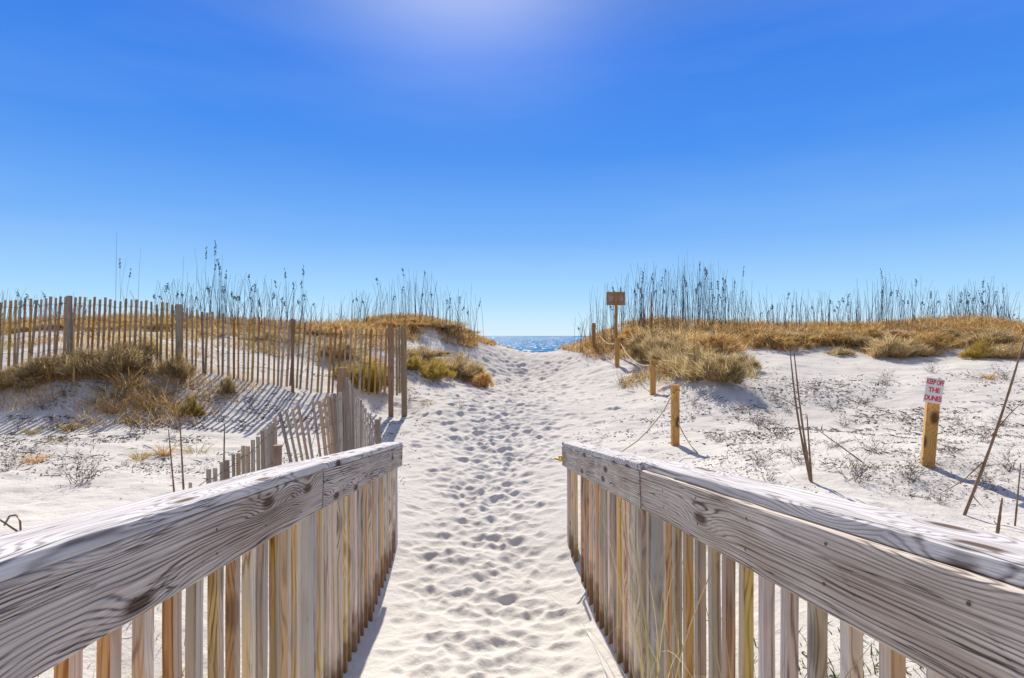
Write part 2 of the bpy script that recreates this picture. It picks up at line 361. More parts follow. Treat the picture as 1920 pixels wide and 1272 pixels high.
# ------------------------------------------------------------------ ramp railings
SL=-.0515
def railing(side):
    left = side<0
    lab = 'grey weathered wooden railing along the left side of the ramp' if left else 'grey weathered wooden railing along the right side, with rope tied at its end'
    def xin(y): return (-.747 if left else .738)+SL*y
    dz = 0 if left else .035
    def ztop(y):
        return (-.595-.137*(y-2.67) if y<2.67 else -.595-.150*(y-2.67))+dz*max(0,min(1,(2.67-y)/1.5))
    out=-1 if left else 1
    root=thing('wooden_railing',(xin(5.2)+out*.06,5.2,-1.98),lab,'railing','two ramp railings')
    def pt(y,ox,oz): return Vector((xin(y)+out*ox,y,ztop(y)+oz))
    up=(0,0,1)
    segs=[(-1.2,2.66),(2.672,5.3)]
    for k,(a,b) in enumerate(segs):
        # cap: flat board
        inset = .018 if (not left and k==0) else 0
        p0=pt(a,.075+inset,-.019+(.004 if k==0 else 0)); p1=pt(b,.075+inset,-.019+(.004 if k==0 else 0))
        m=beam_mesh('handrail_cap',(p1-p0).length,.150,.038,M['cap'],.006,26,.0012,k+side*5)
        put(m,'handrail_cap',p0,p1,up,root)
        # side board under the cap
        hb=.178; p0=pt(a,.019,(-.0345 if k==0 else -.0385)-hb/2); p1=pt(b-.004,.019,(-.0345 if k==0 else -.0385)-hb/2)
        m=beam_mesh('rail_board',(p1-p0).length,.038,hb,M['rail'],.004,26,.0012,k+9+side*5)
        put(m,'rail_board',p0,p1,up,root)
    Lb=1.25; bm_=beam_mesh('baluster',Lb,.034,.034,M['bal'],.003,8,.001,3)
    bm_.materials.append(M['bal_pale'])
    for f_ in bm_.polygons:      # the faces turned to the path take a paler wood colour
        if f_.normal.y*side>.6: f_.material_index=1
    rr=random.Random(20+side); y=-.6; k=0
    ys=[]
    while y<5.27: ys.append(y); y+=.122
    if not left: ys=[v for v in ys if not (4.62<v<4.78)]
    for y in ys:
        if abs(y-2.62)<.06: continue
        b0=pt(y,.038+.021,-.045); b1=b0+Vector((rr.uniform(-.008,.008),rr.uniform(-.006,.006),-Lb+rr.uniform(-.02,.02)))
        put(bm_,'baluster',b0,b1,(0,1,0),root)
    nm=bpy.data.meshes.new('nail_head'); nv=[(0,math.cos(a_*math.pi/4)*.0042,math.sin(a_*math.pi/4)*.0042) for a_ in range(8)]; nv+=[(-out*.0016,p_[1]*.8,p_[2]*.8) for p_ in nv]
    nm.from_pydata(nv,[],[tuple(range(8)),tuple(range(8,16))]+[(a_,(a_+1)%8,8+(a_+1)%8,8+a_) for a_ in range(8)]); nm.materials.append(M['wire'])
    for y in ys[6::3]:
        for dzn in (-.085,-.165):
            if rr.random()<.8:
                q_=pt(y+rr.uniform(-.01,.01),-.001,dzn+rr.uniform(-.012,.012)); no=bpy.data.objects.new('nail_head',nm); C.objects.link(no); no.parent=root; no.location=q_-root.location
    for y in (0.2,2.62,5.22):
        pm_=beam_mesh('railing_post',1.35,.062,.062,M['post_grey'],.004,8,.001,int(y*7))
        b0=pt(y,.038+.034,-.046); put(pm_,'railing_post',b0,b0+Vector((0,0,-1.35)),(0,1,0),root)
    # foot board beside the deck
    ye=3.95 if not left else 2.6; fb=lambda y_: Vector((xin(y_)-out*.022,y_,-2.02+.137*(3.95-y_)-.055)); p0=fb(-1.2); p1=fb(ye)
    m=beam_mesh('foot_board',(p1-p0).length,.036,.14,M['post_grey'],.004,12,.001,31)
    put(m,'foot_board',p0,p1,up,root)
    return root,xin,ztop
railL,xinL,ztL=railing(-1); railR,xinR,ztR=railing(1)
# deck of the ramp under the camera
dk=thing('ramp_deck',(-.1,1.,-1.5),'sloping plank deck of the wooden ramp between the two railings','ramp')
V=[];Fs=[];y=-1.2
while y<2.35:
    z=-1.40-.125*y; x0,x1=-.72+SL*y,.71+SL*y; b=len(V)
    for (yy,zz) in ((y,z),(y+.138,z-.017),(y+.138,z-.055),(y,z-.038)):
        V+=[(x0+.1,yy-1,zz+1.5),(x1+.1,yy-1,zz+1.5)]
    Fs+=[(b,b+1,b+3,b+2),(b+2,b+3,b+5,b+4),(b+4,b+5,b+7,b+6),(b+6,b+7,b+1,b),(b,b+2,b+4,b+6),(b+1,b+7,b+5,b+3)]
    y+=.146
mesh_obj('planks',V,Fs,M['post_grey'],dk)

# ------------------------------------------------------------------ sand fence (slat and wire)
def interp_poly(poly, px):
    xs=[p[0] for p in poly]; return float(np.interp(px,xs,[p[1] for p in poly])), float(np.interp(px,xs,[p[2] for p in poly]))
TOP=[(-70,570,9.35),(0,565,9.5),(130,558,9.7),(200,560,9.8),(335,573,10),(400,588,10.1),(450,597,10.2),(545,600,10.4),(590,611,10.45),(650,618,10.5),(765,618,10.6)]
pE=P(740,783,10.6)
fence=thing('sand_fence',(pE.x,pE.y,gh(pE.x,pE.y)),'long upright slatted sand fence running across the left dune up to the path','fence','slatted sand fences')
slm=[beam_mesh('slat',1.22,.012,w_,M['slat'],.002,5,.002,i) for i,w_ in enumerate((.036,.04,.044,.032))]
rr=random.Random(4); px=-66.
tops=[]
while px<728:
    ty,Yd=interp_poly(TOP,px); p=P(px,ty+rr.uniform(-4,3.5),Yd); tops.append(p)
    lean=.03*math.sin(px*.013)+rr.uniform(-.022,.022)
    q=p+Vector((-lean*1.2-.035,rr.uniform(-.03,.03),-1.2)); put(rr.choice(slm),'slat',p,q,(1,rr.uniform(-.25,.25),0),fence)
    px+=rr.uniform(8.6,10.6)
for k,pxx in enumerate((737,743,749,753,758)):   # rolled-up end bundle
    p=P(pxx+rr.uniform(-1,1),614+rr.uniform(-2,8),10.45+.05*k); put(slm[k%4],'slat',p,p+Vector((rr.uniform(-.02,.02),.0,-1.38)),(1,rr.uniform(-.8,.8),0),fence)
for (pxx,t,Yd,w_,b_) in ((130,555,9.62,.075,None),(336,571,9.92,.08,None),(548,598,10.3,.05,None),(732,612,10.35,.085,1.65),(757,616,10.5,.095,1.62)):
    p=P(pxx,t,Yd); m=beam_mesh('fence_post',b_ or 1.5,w_,w_*.9,M['fpost'],.012,6,.002,int(pxx)); put(m,'fence_post',p,p+Vector((.01,0,-(b_ or 1.5))),(0,1,0),fence)
for hgt in (.12,.38,.64,.90):
    tube('wire',[p+Vector((0,-.012,-hgt+.01*math.sin(i*1.7))) for i,p in enumerate(tops)]+[P(757,618,10.5)+Vector((0,0,-hgt))],.0035,M['wire'],fence,4)

# sagging second fence
pA=P(643,690,6.55)
f2=thing('sand_fence',(pA.x,pA.y,gh(pA.x,pA.y)),'collapsed slatted sand fence leaning in the sand behind the left railing','fence','slatted sand fences')
sl2=[beam_mesh('slat',1.15,.012,w_,M['slat_light'],.002,5,.002,i+40) for i,w_ in enumerate((.034,.040,.037))]
def slat2(px,py,Yd,bx,by,Yb=None,ln=1.15):
    p=P(px,py,Yd); q=P(bx,by,Yb or Yd); d=(q-p).normalized(); o=put(rr.choice(sl2),'slat',p,p+d,(1,rr.uniform(-.9,.1),0),f2); return p,q
w2=[]
for (px,py,Yd) in ((330,930,4.1),(357,905,4.15),(391,880,4.3),(403,878,4.35),(416,867,4.45),(426,863,4.5),(437,852,4.65),(447,850,4.7),(456,836,4.8),(465,837,4.85),(474,825,4.95),(484,819,5.05),(492,807,5.15),(499,803,5.25),(505,797,5.35),(511,793,5.4),(516,784,5.5)):
    w2.append(slat2(px,py,Yd,px+rr.uniform(0,4),py+150))
for i,(px,py) in enumerate(((524,773),(536,769),(548,767),(559,760),(575,790),(586,752),(599,752),(608,748),(615,742),(621,745),(627,738),(633,741),(638,735))):
    w2.append(slat2(px,py,5.6+i*.07,px+max(2,24-i*1.9),py+105))
for k,(px,t,Yd,w_,ln) in enumerate(((520,835,5.0,.062,.9),(641,690,6.55,.085,1.6),(708,786,7.5,.07,1.2))):
    p=P(px,t,Yd); m=beam_mesh('fence_post',ln,w_,w_,M['slat_light'] if k!=1 else M['fpost'],.012,6,.003,k+60); put(m,'fence_post',p,p+Vector((.02*k,0,-ln)),(0,1,0),f2)
w3=[]
for i in range(14):
    t=i/13; px=646+58*t; py=702+98*t**1.15; Yd=6.55+.95*t
    bx=650+50*t; by=884-46*t; p=P(px,py,Yd); q=P(bx,by,Yd-.15); put(rr.choice(sl2),'slat',p,p+(q-p).normalized(),((.9,rr.uniform(-.2,.5),0) if i<4 else (.15,1,0)),f2); w3.append((p,q))
for fr_ in (.12,.5,.85):
    tube('wire',[a_.lerp(b_,fr_) for a_,b_ in w2],.003,M['wire'],f2,4)
for fr_ in (.08,.35,.65):
    tube('wire',[a_.lerp(b_,fr_) for a_,b_ in w3],.003,M['wire'],f2,4)

# ------------------------------------------------------------------ rope posts
def post(name,label,px,ptop,pbase,Yd,w_,mat,cat='post',group=None,lean=(0,0),rot=0):
    x=px_x(px,Yd); g0=gh(x,Yd); top=(630-ptop)/F*Yd
    root=thing(name,(x,Yd,g0),label,cat,group)
    m=beam_mesh('timber',top-g0+.3,w_,w_,mat,.006,6,.001,int(px)); b0=Vector((x+lean[0],Yd+lean[1],top))
    b1=Vector((x-lean[0]*.4,Yd,g0-.3)); u=(math.sin(rot),math.cos(rot),0); put(m,'timber',b0,b1,u,root)
    return root,b0,g0
G='treated timber rope posts right of the path'
rp=[]
rp.append(post('rope_post','nearest orange timber post, its loose rope hanging down into the sand',1266,722,830,7.3,.09,M['treated'],group=G)[:2])
rp.append(post('rope_post','timber post second nearest of the roped row, rope tied at its top corner',1224,675,745,11.3,.10,M['treated'],group=G)[:2])
rp.append(post('rope_post','timber post standing directly in front of the bare sign pole, rope on both sides',1157,634,688,14.9,.105,M['treated'],group=G)[:2])
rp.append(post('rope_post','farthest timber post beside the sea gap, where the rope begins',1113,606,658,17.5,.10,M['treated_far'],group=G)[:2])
def sag(a,b,s,n=14): return [a.lerp(b,i/n)+Vector((0,0,-s*4*(i/n)*(1-i/n))) for i in range(n+1)]
a3,a2,a1,a0=[r[1] for r in rp][::-1]
def rope(label,path,mat,rad=.012):
    b=path[0].copy(); o=tube('rope',path,rad,mat,None,6,base=b); return tag(o,label,'rope','ropes strung between the timber posts')
rope('pale rope sagging between the farthest timber post and the post before the sign',sag(a3+Vector((.05,-.06,-.1)),a2+Vector((-.05,-.06,-.12)),.22),M['rope'],.012)
rope('pale rope sloping down over the bush front from the third post to the second post',sag(a2+Vector((.06,-.06,-.1)),a1+Vector((-.05,-.06,-.1)),.20),M['rope'],.010)
def gp(px,py,Yd,dz=.01):
    x=px_x(px,Yd); return Vector((x,Yd,gh(x,Yd)+dz))
rope('short loose rope end hanging down the front of the second roped post',[a1+Vector((-.03,-.06,-.03)),a1+Vector((.03,-.065,-.15)),a1+Vector((.06,-.07,-.3)),a1+Vector((.09,-.1,-.42))],M['rope'],.010)
kn=a0+Vector((-.05,-.055,-.1))
rope('slack olive rope drooping left from the nearest post towards the railing end',[kn+Vector((.02,0,.0)),kn+Vector((-.04,-.02,-.07)),P(1246,768,7.2),P(1232,787,7.0),P(1214,808,6.8),P(1195,827,6.6),P(1172,843,6.4),P(1130,872,6.0),P(1085,890,5.6),Vector((xinR(5.3)+.03,5.34,ztR(5.3)-.15))],M['rope'],.008)
rope('thin slack rope drooping right behind the nearest post onto the sand',[a0+Vector((.05,.02,-.3)),P(1272,795,7.25),P(1284,818,7.1),P(1297,838,6.95),gp(1308,0,6.7)],M['rope'],.007)
# yellow ties
k1=tube('rope_tie',[Vector((xinR(5.3)-.012,5.1,ztR(5.1)-.13)),Vector((xinR(5.3)-.02,5.27,ztR(5.3)-.17)),Vector((xinR(5.3)-.03,5.32,ztR(5.3)-.14)),Vector((xinR(5.3)+.05,5.33,ztR(5.3)-.15)),Vector((xinR(5.3)+.06,5.335,ztR(5.3)-.19)),Vector((xinR(5.3)-.03,5.325,ztR(5.3)-.17)),Vector((xinR(5.3)-.07,5.33,ztR(5.3)-.16))],.009,M['rope_yellow'],None,6,base=Vector((xinR(5.3),5.32,ztR(5.3)-.15)))
tag(k1,'yellow rope tied round the far end of the right railing','rope tie','yellow rope ties')
k2=tube('rope_tie',[kn+Vector((-.01,-.005,-.08)),kn+Vector((.02,-.004,-.02)),kn+Vector((.055,-.004,.03)),kn+Vector((.098,-.004,.035)),kn+Vector((.10,.09,.02))],.008,M['rope_yellow'],None,6,base=kn)
tag(k2,'yellow cord looped round the top of the nearest timber post','rope tie','yellow rope ties')

# far sign seen from behind
Yd=16.2; x=px_x(1155,Yd); g0=gh(x,Yd); sg=thing('notice_board',(x,Yd,g0),'brown framed notice board on a thin pole, seen from behind beside the path','sign')
t=(630-548)/F*Yd; wS=35/F*Yd; hS=24/F*Yd
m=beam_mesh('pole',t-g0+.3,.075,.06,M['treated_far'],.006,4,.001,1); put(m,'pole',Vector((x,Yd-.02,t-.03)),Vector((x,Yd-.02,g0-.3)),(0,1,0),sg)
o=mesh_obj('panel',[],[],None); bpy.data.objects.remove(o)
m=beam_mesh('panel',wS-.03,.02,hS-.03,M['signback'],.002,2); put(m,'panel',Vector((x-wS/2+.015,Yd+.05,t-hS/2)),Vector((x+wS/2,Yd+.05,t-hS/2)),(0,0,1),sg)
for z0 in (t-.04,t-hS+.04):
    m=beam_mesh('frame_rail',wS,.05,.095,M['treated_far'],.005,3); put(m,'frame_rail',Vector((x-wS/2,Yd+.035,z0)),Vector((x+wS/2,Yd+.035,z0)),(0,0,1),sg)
for sx in (-1,1):
    m=beam_mesh('frame_side',hS-.19,.04,.035,M['treated_far'],.005,3); xx=x+sx*(wS/2-.02); put(m,'frame_side',Vector((xx,Yd+.035,t-.09)),Vector((xx,Yd+.035,t-hS)),(0,1,0),sg)
# two thin orange stakes on the right crest
def stake(label,px,ptop,Yd,rad,mat,lean=0,bpx=None,cat='stake',group='stakes and canes standing in the sand',name='stake',bend=0,bot=None,twigs=()):
    x1=px_x(bpx if bpx is not None else px,Yd); g0=gh(x1,Yd); b=Vector((x1,Yd,g0))
    top=P(px,ptop,Yd+lean)
    path=[]
    for i in range(9):
        s=i/8; p=b.lerp(top,s)+Vector((bend*math.sin(math.pi*s),0,0)); path.append(p)
    path=[b+Vector((0,0,-.15))]+path
    rads=[rad]+[rad*(1-.55*i/8) for i in range(9)]
    for q in (3,5,7): rads[q]*=1.25
    if not twigs:
        o=tube(name,path,rads,mat,None,6,base=b); return tag(o,label,cat,group)
    root=thing(name,b,label,cat,group); tube('stem',path,rads,mat,root,6)
    for (s,dx,dz) in twigs:
        p=b.lerp(top,s); tube('twig',[p,p+Vector((dx*.5,0,dz*.6)),p+Vector((dx,.02,dz))],[rad*.45,rad*.3,rad*.15],mat,root,5)
    return root
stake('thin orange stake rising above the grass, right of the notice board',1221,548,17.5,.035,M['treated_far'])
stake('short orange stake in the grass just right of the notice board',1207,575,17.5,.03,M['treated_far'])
stake('pale straw stake in front of the sand fence on the left dune',138,612,8.9,.017,M['cane_y'],bot=1,bpx=139)
stake('tall brown cane, left one of the crossing pair beyond the right railing',1481,654,4.6,.010,M['cane'],bpx=1519,bend=-.02,twigs=((.55,-.25,.12),))
stake('tall brown cane, right one of the crossing pair beyond the right railing',1489,662,4.55,.010,M['cane'],bpx=1521,bend=-.01)
stake('short dark cane at the foot of the crossing pair',1513,778,4.55,.009,M['cane'],bpx=1522)
stake('long cane leaning right to the photo edge with side twigs, beyond the right railing',1921,636,3.9,.011,M['cane'],bpx=1808,bend=.02,twigs=((.30,-.28,-.22),(.45,.25,.25),(.12,.1,-.1)))
stake('short dark stake by the right railing near the photo edge',1879,934,3.4,.010,M['cane'],bpx=1869)
stake('thin twig stake at the extreme right edge near the railing',1914,868,3.7,.006,M['cane'],bpx=1903)
stake('thin grey cane left of the fence slats behind the left railing',316,806,4.6,.008,M['cane'],bpx=329)
stake('thin grey cane just right of its twin behind the left railing',337,785,4.6,.009,M['cane'],bpx=346)
stake('thin lone cane rising among the low slats of the fallen fence',421,795,5.2,.010,M['cane'],bpx=419)
stake('fine diagonal cane lying low right of the crossing pair',1525,800,5.0,.006,M['cane'],bpx=1628,lean=0)
# keep off sign
Yd=5.0; x=px_x(1734,Yd); g0=gh(x,Yd)
ks=thing('warning_sign',(x,Yd,g0),'leaning timber post with white red-lettered sign in the right sand','sign')
b=Vector((x,Yd,g0-.3)); topp=P(1750,735,Yd); ax=(topp-b).normalized()
m=beam_mesh('timber',(topp-b).length,.092,.092,M['treated'],.005,8,.001,77); u=Vector((math.sin(.45),math.cos(.45),0)); put(m,'timber',topp,b,u,ks)
# board: local frame facing the camera
bw,bh=.155,.215; cpos=P(1751,733,Yd-.085)
rotm=Matrix.Rotation(math.radians(9),4,'Y')
me=beam_mesh('sign_board',bw,.006,bh,M['white'],.001,1)
sb=bpy.data.objects.new('sign_board',me); C.objects.link(sb); sb.parent=ks
sb.matrix_local=Matrix.Translation(cpos-ks.location)@rotm@Matrix.Translation((-bw/2,0,0))
for ln,(txt,zz) in enumerate((('KEEP OFF',.072),('THE',.003),('DUNES',-.068))):
    cu=bpy.data.curves.new('t','FONT'); cu.body=txt; cu.size=.060; cu.align_x='CENTER'; cu.align_y='CENTER'; cu.extrude=.0008; cu.offset=.0013; cu.space_character=.92
    to=bpy.data.objects.new('t',cu); C.objects.link(to); bpy.context.view_layer.update()
    mm=bpy.data.meshes.new_from_object(to.evaluated_get(bpy.context.evaluated_depsgraph_get())); bpy.data.objects.remove(to)
    mm.materials.clear(); mm.materials.append(M['red'])
    wtx=max(v.co.x for v in mm.vertices)-min(v.co.x for v in mm.vertices); sc=min(1,.150/wtx)
    lo=bpy.data.objects.new('lettering',mm); C.objects.link(lo); lo.parent=sb
    lo.matrix_local=Matrix.Translation((bw/2,-.0045,zz))@Matrix.Rotation(math.pi/2,4,'X')@Matrix.Diagonal((sc,1,1,1))

# ------------------------------------------------------------------ plants
def dome_dirs(n, up=.6, spread=1.):
    d=R.normal(size=(n,3)); d[:,2]=np.abs(d[:,2])*.6+up; d[:,:2]*=spread; return d
def shrub_mesh(name,mat,n=3600,wid=.011,seed=0):
    # unit dome, radius 1, height 1; uneven outline from many clumps, ragged fringe
    m_=26; a=R.rand(m_)*6.283; rr_=R.rand(m_)**.6*1.05; lz=np.maximum(.02,(1-(rr_/1.15)**2))*R.uniform(.15,.85,m_)
    lumps=np.c_[np.cos(a)*rr_,np.sin(a)*rr_,lz]; lr=R.uniform(.12,.34,m_)
    k=R.randint(0,m_,n); q=R.normal(size=(n,3)); q/=np.linalg.norm(q,axis=1,keepdims=True); q*=(R.rand(n)**.5)[:,None]
    base=lumps[k]+q*lr[k][:,None]; base[:,2]=np.abs(base[:,2])*.85
    d=base*np.array([.9,.9,.2])+R.normal(size=(n,3))*.55; d[:,2]=np.abs(d[:,2])+.55
    ln=R.uniform(.10,.32,n); f=R.rand(n)<.2; ln[f]*=R.uniform(1.4,2.3,f.sum())
    # woody stems from the foot
    ns=n//9; sa=R.rand(ns)*6.283; sb=np.c_[np.cos(sa)*.35*R.rand(ns),np.sin(sa)*.35*R.rand(ns),np.zeros(ns)]; sd_=np.c_[np.cos(sa)*R.rand(ns)*1.1,np.sin(sa)*R.rand(ns)*1.1,np.ones(ns)*.9]
    return blades_mesh(name,np.r_[base,sb],np.r_[d,sd_],np.r_[ln,R.uniform(.4,1.05,ns)],np.r_[wid*R.uniform(.5,1.3,n),wid*R.uniform(.5,.9,ns)],R.uniform(-.1,.6,n+ns),mat,2)
def grass_mesh(name,mat,n=260,wid=.012,spread=.9,droop=(.2,1.1)):
    a=R.rand(n)*6.283; r=R.rand(n)**.7*.28
    base=np.c_[np.cos(a)*r,np.sin(a)*r,np.zeros(n)-.02]
    d=np.c_[np.cos(a)*R.rand(n)*spread,np.sin(a)*R.rand(n)*spread,np.ones(n)]
    return blades_mesh(name,base,d,R.uniform(.45,1.1,n),wid*R.uniform(.7,1.4,n),R.uniform(*droop,n),mat,4)
SH={'olive':[shrub_mesh('foliage',M['olive'],5200,.017) for _ in range(3)],'tan':[shrub_mesh('foliage',M['tan'],4800,.017) for _ in range(3)],'yellow':[shrub_mesh('foliage',M['yellow'],4200,.020) for _ in range(2)]}
pr=random.Random(9)
ORD=['first','second','third','fourth','fifth','sixth','seventh','eighth','ninth','tenth','eleventh','twelfth','thirteenth','fourteenth','fifteenth','sixteenth','seventeenth','eighteenth','nineteenth','twentieth']+['twenty-'+w_ for w_ in ('first','second','third','fourth','fifth','sixth')]
def shrubs(rows, fmt, group, name='dune_shrub', cat='shrub'):
    rows=sorted(rows,key=lambda r:r[0])
    for i,(px,Yd,wpx,top,kind) in enumerate(rows):
        x=px_x(px,Yd); g0=gh(x,Yd); h=max(.22,(630-top)/F*Yd-g0); w_=wpx/F*Yd/2
        o=bpy.data.objects.new(name,pr.choice(SH[kind])); C.objects.link(o); o.location=(x,Yd,g0-.03); o.scale=(w_,w_*pr.uniform(.8,1.1),h*.85); o.rotation_euler.z=pr.uniform(0,6.28)
        tag(o,fmt.format(k={'olive':'olive','tan':'tan','yellow':'yellow'}[kind],o=ORD[i]),cat,group)
shrubs([(1352,10.6,105,640,'olive'),(1300,11.8,120,622,'olive'),(1262,13.2,96,612,'olive'),(1222,14.4,72,607,'olive'),(1392,11.8,60,645,'olive'),(1272,15,130,600,'olive'),(1330,14.5,120,603,'tan'),(1188,17.2,60,602,'tan'),(1225,16,90,598,'olive')],
 '{k} scrubby shrub, {o} from the left in the mass right of the rope posts','shrubs massed beside the rope posts')
shrubs([(1450,15.5,110,607,'tan'),(1420,16.5,100,603,'tan'),(1530,16,110,603,'tan'),(1600,15.5,90,610,'olive'),(1680,14.2,120,612,'olive'),(1640,16,100,603,'tan'),(1740,15,90,606,'tan'),(1800,16,100,603,'tan'),(1850,14.6,90,603,'olive'),(1885,13.2,70,632,'olive'),(1575,14.5,45,645,'olive'),(1490,16.2,90,603,'olive'),(1560,16.5,100,600,'tan'),(1770,15.6,90,607,'olive'),(1835,13.4,50,625,'yellow'),(1710,14.3,60,630,'olive'),(1940,13.5,80,630,'tan')],
 '{k} dry shrub, {o} from the left along the crest of the right dune','shrubs along the right dune crest')
shrubs([(30,9.0,110,668,'olive'),(95,9.15,100,648,'olive'),(160,9.35,100,630,'olive'),(225,9.5,90,618,'olive'),(270,10.3,90,614,'olive'),(330,9.75,60,640,'olive'),(-20,8.9,90,680,'olive'),(360,8.7,36,728,'yellow'),(425,9.6,28,690,'olive')],
 '{k} shrub, {o} from the left at the foot of the upright sand fence','shrubs at the foot of the sand fence')
shrubs([(60,14,120,608,'tan'),(150,14.5,120,605,'tan'),(230,14,110,602,'tan'),(320,14.5,130,598,'tan'),(400,13.5,100,607,'olive'),(460,15,110,604,'tan'),(510,13.5,100,607,'olive'),(580,14.5,110,612,'tan'),(640,13,90,622,'olive'),(665,16.5,90,612,'tan'),(690,12.5,70,650,'olive'),(655,11.6,60,665,'yellow'),(698,11.4,60,655,'yellow')],
 '{k} shrub, {o} from the left on the dune behind the upright sand fence','shrubs behind the sand fence')
shrubs([(735,17,80,606,'tan'),(780,17.2,100,588,'tan'),(825,18,100,592,'olive'),(870,19,46,607,'tan'),(800,14.6,90,640,'olive'),(850,14.2,90,645,'olive'),(775,13.4,50,655,'yellow'),(815,13.2,60,660,'yellow'),(885,14.2,60,665,'olive'),(905,13.6,40,682,'tan'),(945,23.5,24,642,'tan')],
 '{k} shrub, {o} from the left on the dune left of the sea gap','shrubs on the dune left of the sea gap')

# grass ground cover on the dunes (nobody could count the blades)
def cover(name, regions, mat, hts=(.15,.4), wid=.014):
    B=[];Dd=[];Ln=[];Wd=[]
    for (px,Yd,rx,ry,cnt,hs) in regions:
        a=R.rand(cnt)*6.283; r=np.sqrt(R.rand(cnt)); x=px_x(px,Yd)+np.cos(a)*r*rx; y=Yd+np.sin(a)*r*ry
        keep=(vnoise(x*1.7+3,y*1.7+8)+R.rand(cnt)*.5-.1)>0; x=x[keep]; y=y[keep]; z=height(x,y)-.02
        k=len(x); B.append(np.c_[x,y,z]); d=R.normal(size=(k,3))*.35; d[:,2]=1; Dd.append(d); Ln.append((hts[0]+(hts[1]-hts[0])*R.rand(k)**1.3+.35*hts[1]*(R.rand(k)<.07))*hs); Wd.append(wid*R.uniform(.7,1.4,k)*max(.7,Yd/14))
    me=blades_mesh(name,np.concatenate(B),np.concatenate(Dd),np.concatenate(Ln),np.concatenate(Wd),R.uniform(.1,.8,sum(map(len,Ln))),mat,2)
    o=obj_of(name,me); return o
o=cover('dune_grass',[(1500,17,3.2,1.6,9000,1),(1650,16.5,3,1.8,9000,1),(1800,16,3,2,9000,1),(1950,16,3,2,6000,1),(1300,17,3,2.5,9000,1.1),(1180,18,1.6,2.5,6000,.8),(1105,19.5,.9,2.0,4500,.6),(1075,21.5,.7,1.6,3000,.5),(1300,15,1.2,1.1,3500,.8)],M['tan']); tag(o,'tan and orange dune grass covering the dunes right of the path','grass',None,'stuff')
o=cover('dune_grass',[(60,15,3,2,7000,1),(250,15.5,3,2,9000,1),(450,15.5,3,2,9000,1),(620,16,2.5,2,7000,1),(790,18,1.8,1.6,9000,.8),(860,19.5,1.3,1.4,6000,.6),(900,21,.6,1.0,2500,.5),(690,15,1.5,1.5,3500,.7)],M['tan']); tag(o,'tan and orange dune grass covering the dunes left of the path','grass',None,'stuff')
o=cover('low_green_plants',[(1690,1.9,.5,.5,900,.6),(1500,2.4,.5,.4,500,.5),(1615,4.95,.16,.07,260,.35),(1735,4.25,.12,.06,160,.3),(1860,4.4,.08,.05,90,.3)],M['green'],(.05,.2),.012); tag(o,'low green creeping plants on the sand beyond the right railing','ground cover',None,'stuff')
o=cover('undergrowth',[(380,2.2,.7,.8,1600,.7),(200,1.6,.6,.7,1300,.7),(20,2.4,.7,.8,700,.6),(1700,1.6,.5,.6,600,.8)],M['straw'],(.08,.3),.008); tag(o,'dry straw and twigs seen between the balusters of the railings','dry grass',None,'stuff')

o=cover('dune_grass',[(20,9.1,.55,.35,1500,.8),(90,9.2,.6,.35,1700,.8),(160,9.3,.6,.35,1500,.8),(240,9.4,.7,.4,1500,.8),(330,9.7,.5,.35,900,.7),(250,8.8,.5,.5,700,.8),(300,8.5,.4,.4,400,.8),(130,7.9,.5,.25,200,.6),(260,10.8,1.5,.6,1600,.8),(420,10.0,.8,.3,400,.6),(180,8.7,.9,.45,420,.8),(260,8.4,.9,.5,480,.9),(330,8.9,.7,.4,380,.9),(90,8.5,.9,.4,700,.8),(0,8.4,.8,.4,700,.8),(380,9.4,.6,.4,400,.8)],M['tan'],(.08,.46),.009); tag(o,'tangled olive and straw coloured grass round the foot of the sand fence','grass',None,'stuff')
o=cover('dune_grass',[(1260,12.8,1.2,.9,2600,1),(1350,11.2,.7,.6,1500,.9),(1265,14.3,.8,.8,1500,1),(1700,14.6,1.6,.6,1800,.7),(1850,14.2,1.2,.7,1500,.7),(1500,15.2,1.3,.6,1400,.7),(800,14.3,.9,.8,1800,.8),(860,14.2,.7,.7,1200,.7),(700,12,.8,.8,900,.7),(560,13,1.5,.8,2400,.8),(420,12.6,1.3,.7,1500,.8),(200,12,1.5,.6,1500,.8),(60,12,1.3,.6,1200,.8)],M['olive'],(.12,.4),.011); tag(o,'loose olive and straw coloured grass growing round the shrubs on the dunes','grass',None,'stuff')
# litter: dark bits of dead plants on the right hand sand and on the left slope
def litter(name, spots, label):
    B=[]
    for (x0,y0,rx,ry,cnt) in spots:
        x=R.normal(size=cnt)*rx+x0; y=R.normal(size=cnt)*ry+y0
        k=(vnoise(x*1.3+20,y*1.3)*1.3+vnoise(x*4,y*4)*1.1+vnoise(x*11,y*14)*.6+R.rand(cnt)*.3-.12)>0; x=x[k]; y=y[k]
        c,hw=path_mask(x,y); k=(np.abs(x-c)>hw*.9)&(y>1.3)&(y<24)&((x>.95)|(x<-1.25)); x=x[k];y=y[k]
        B.append(np.c_[x,y,height(x,y)+.004])
    B=np.concatenate(B); n=len(B); a=R.rand(n)*6.283
    d=np.c_[np.cos(a),np.sin(a),R.uniform(-.05,.5,n)]
    me=blades_mesh(name,B,d,(R.uniform(.01,.035,n)+.07*(R.rand(n)<.08))*np.clip(B[:,1]/5,.7,2),R.uniform(.004,.011,n)*np.clip(B[:,1]/5,.7,1.8),R.uniform(-.3,.5,n),M['litter'],2)
    o=obj_of(name,me); tag(o,label,'plant litter',None,'stuff')
litter('plant_litter',[(5.2,7.2,2.2,1.4,10500),(3.6,5.0,1.5,.9,6000),(6.5,9.5,2.2,1.3,5000),(3.2,8.2,.9,.9,1000),(2.6,3.2,.9,.9,2000)],'dark flecks of dead plants strewn on the sand beyond the right railing')
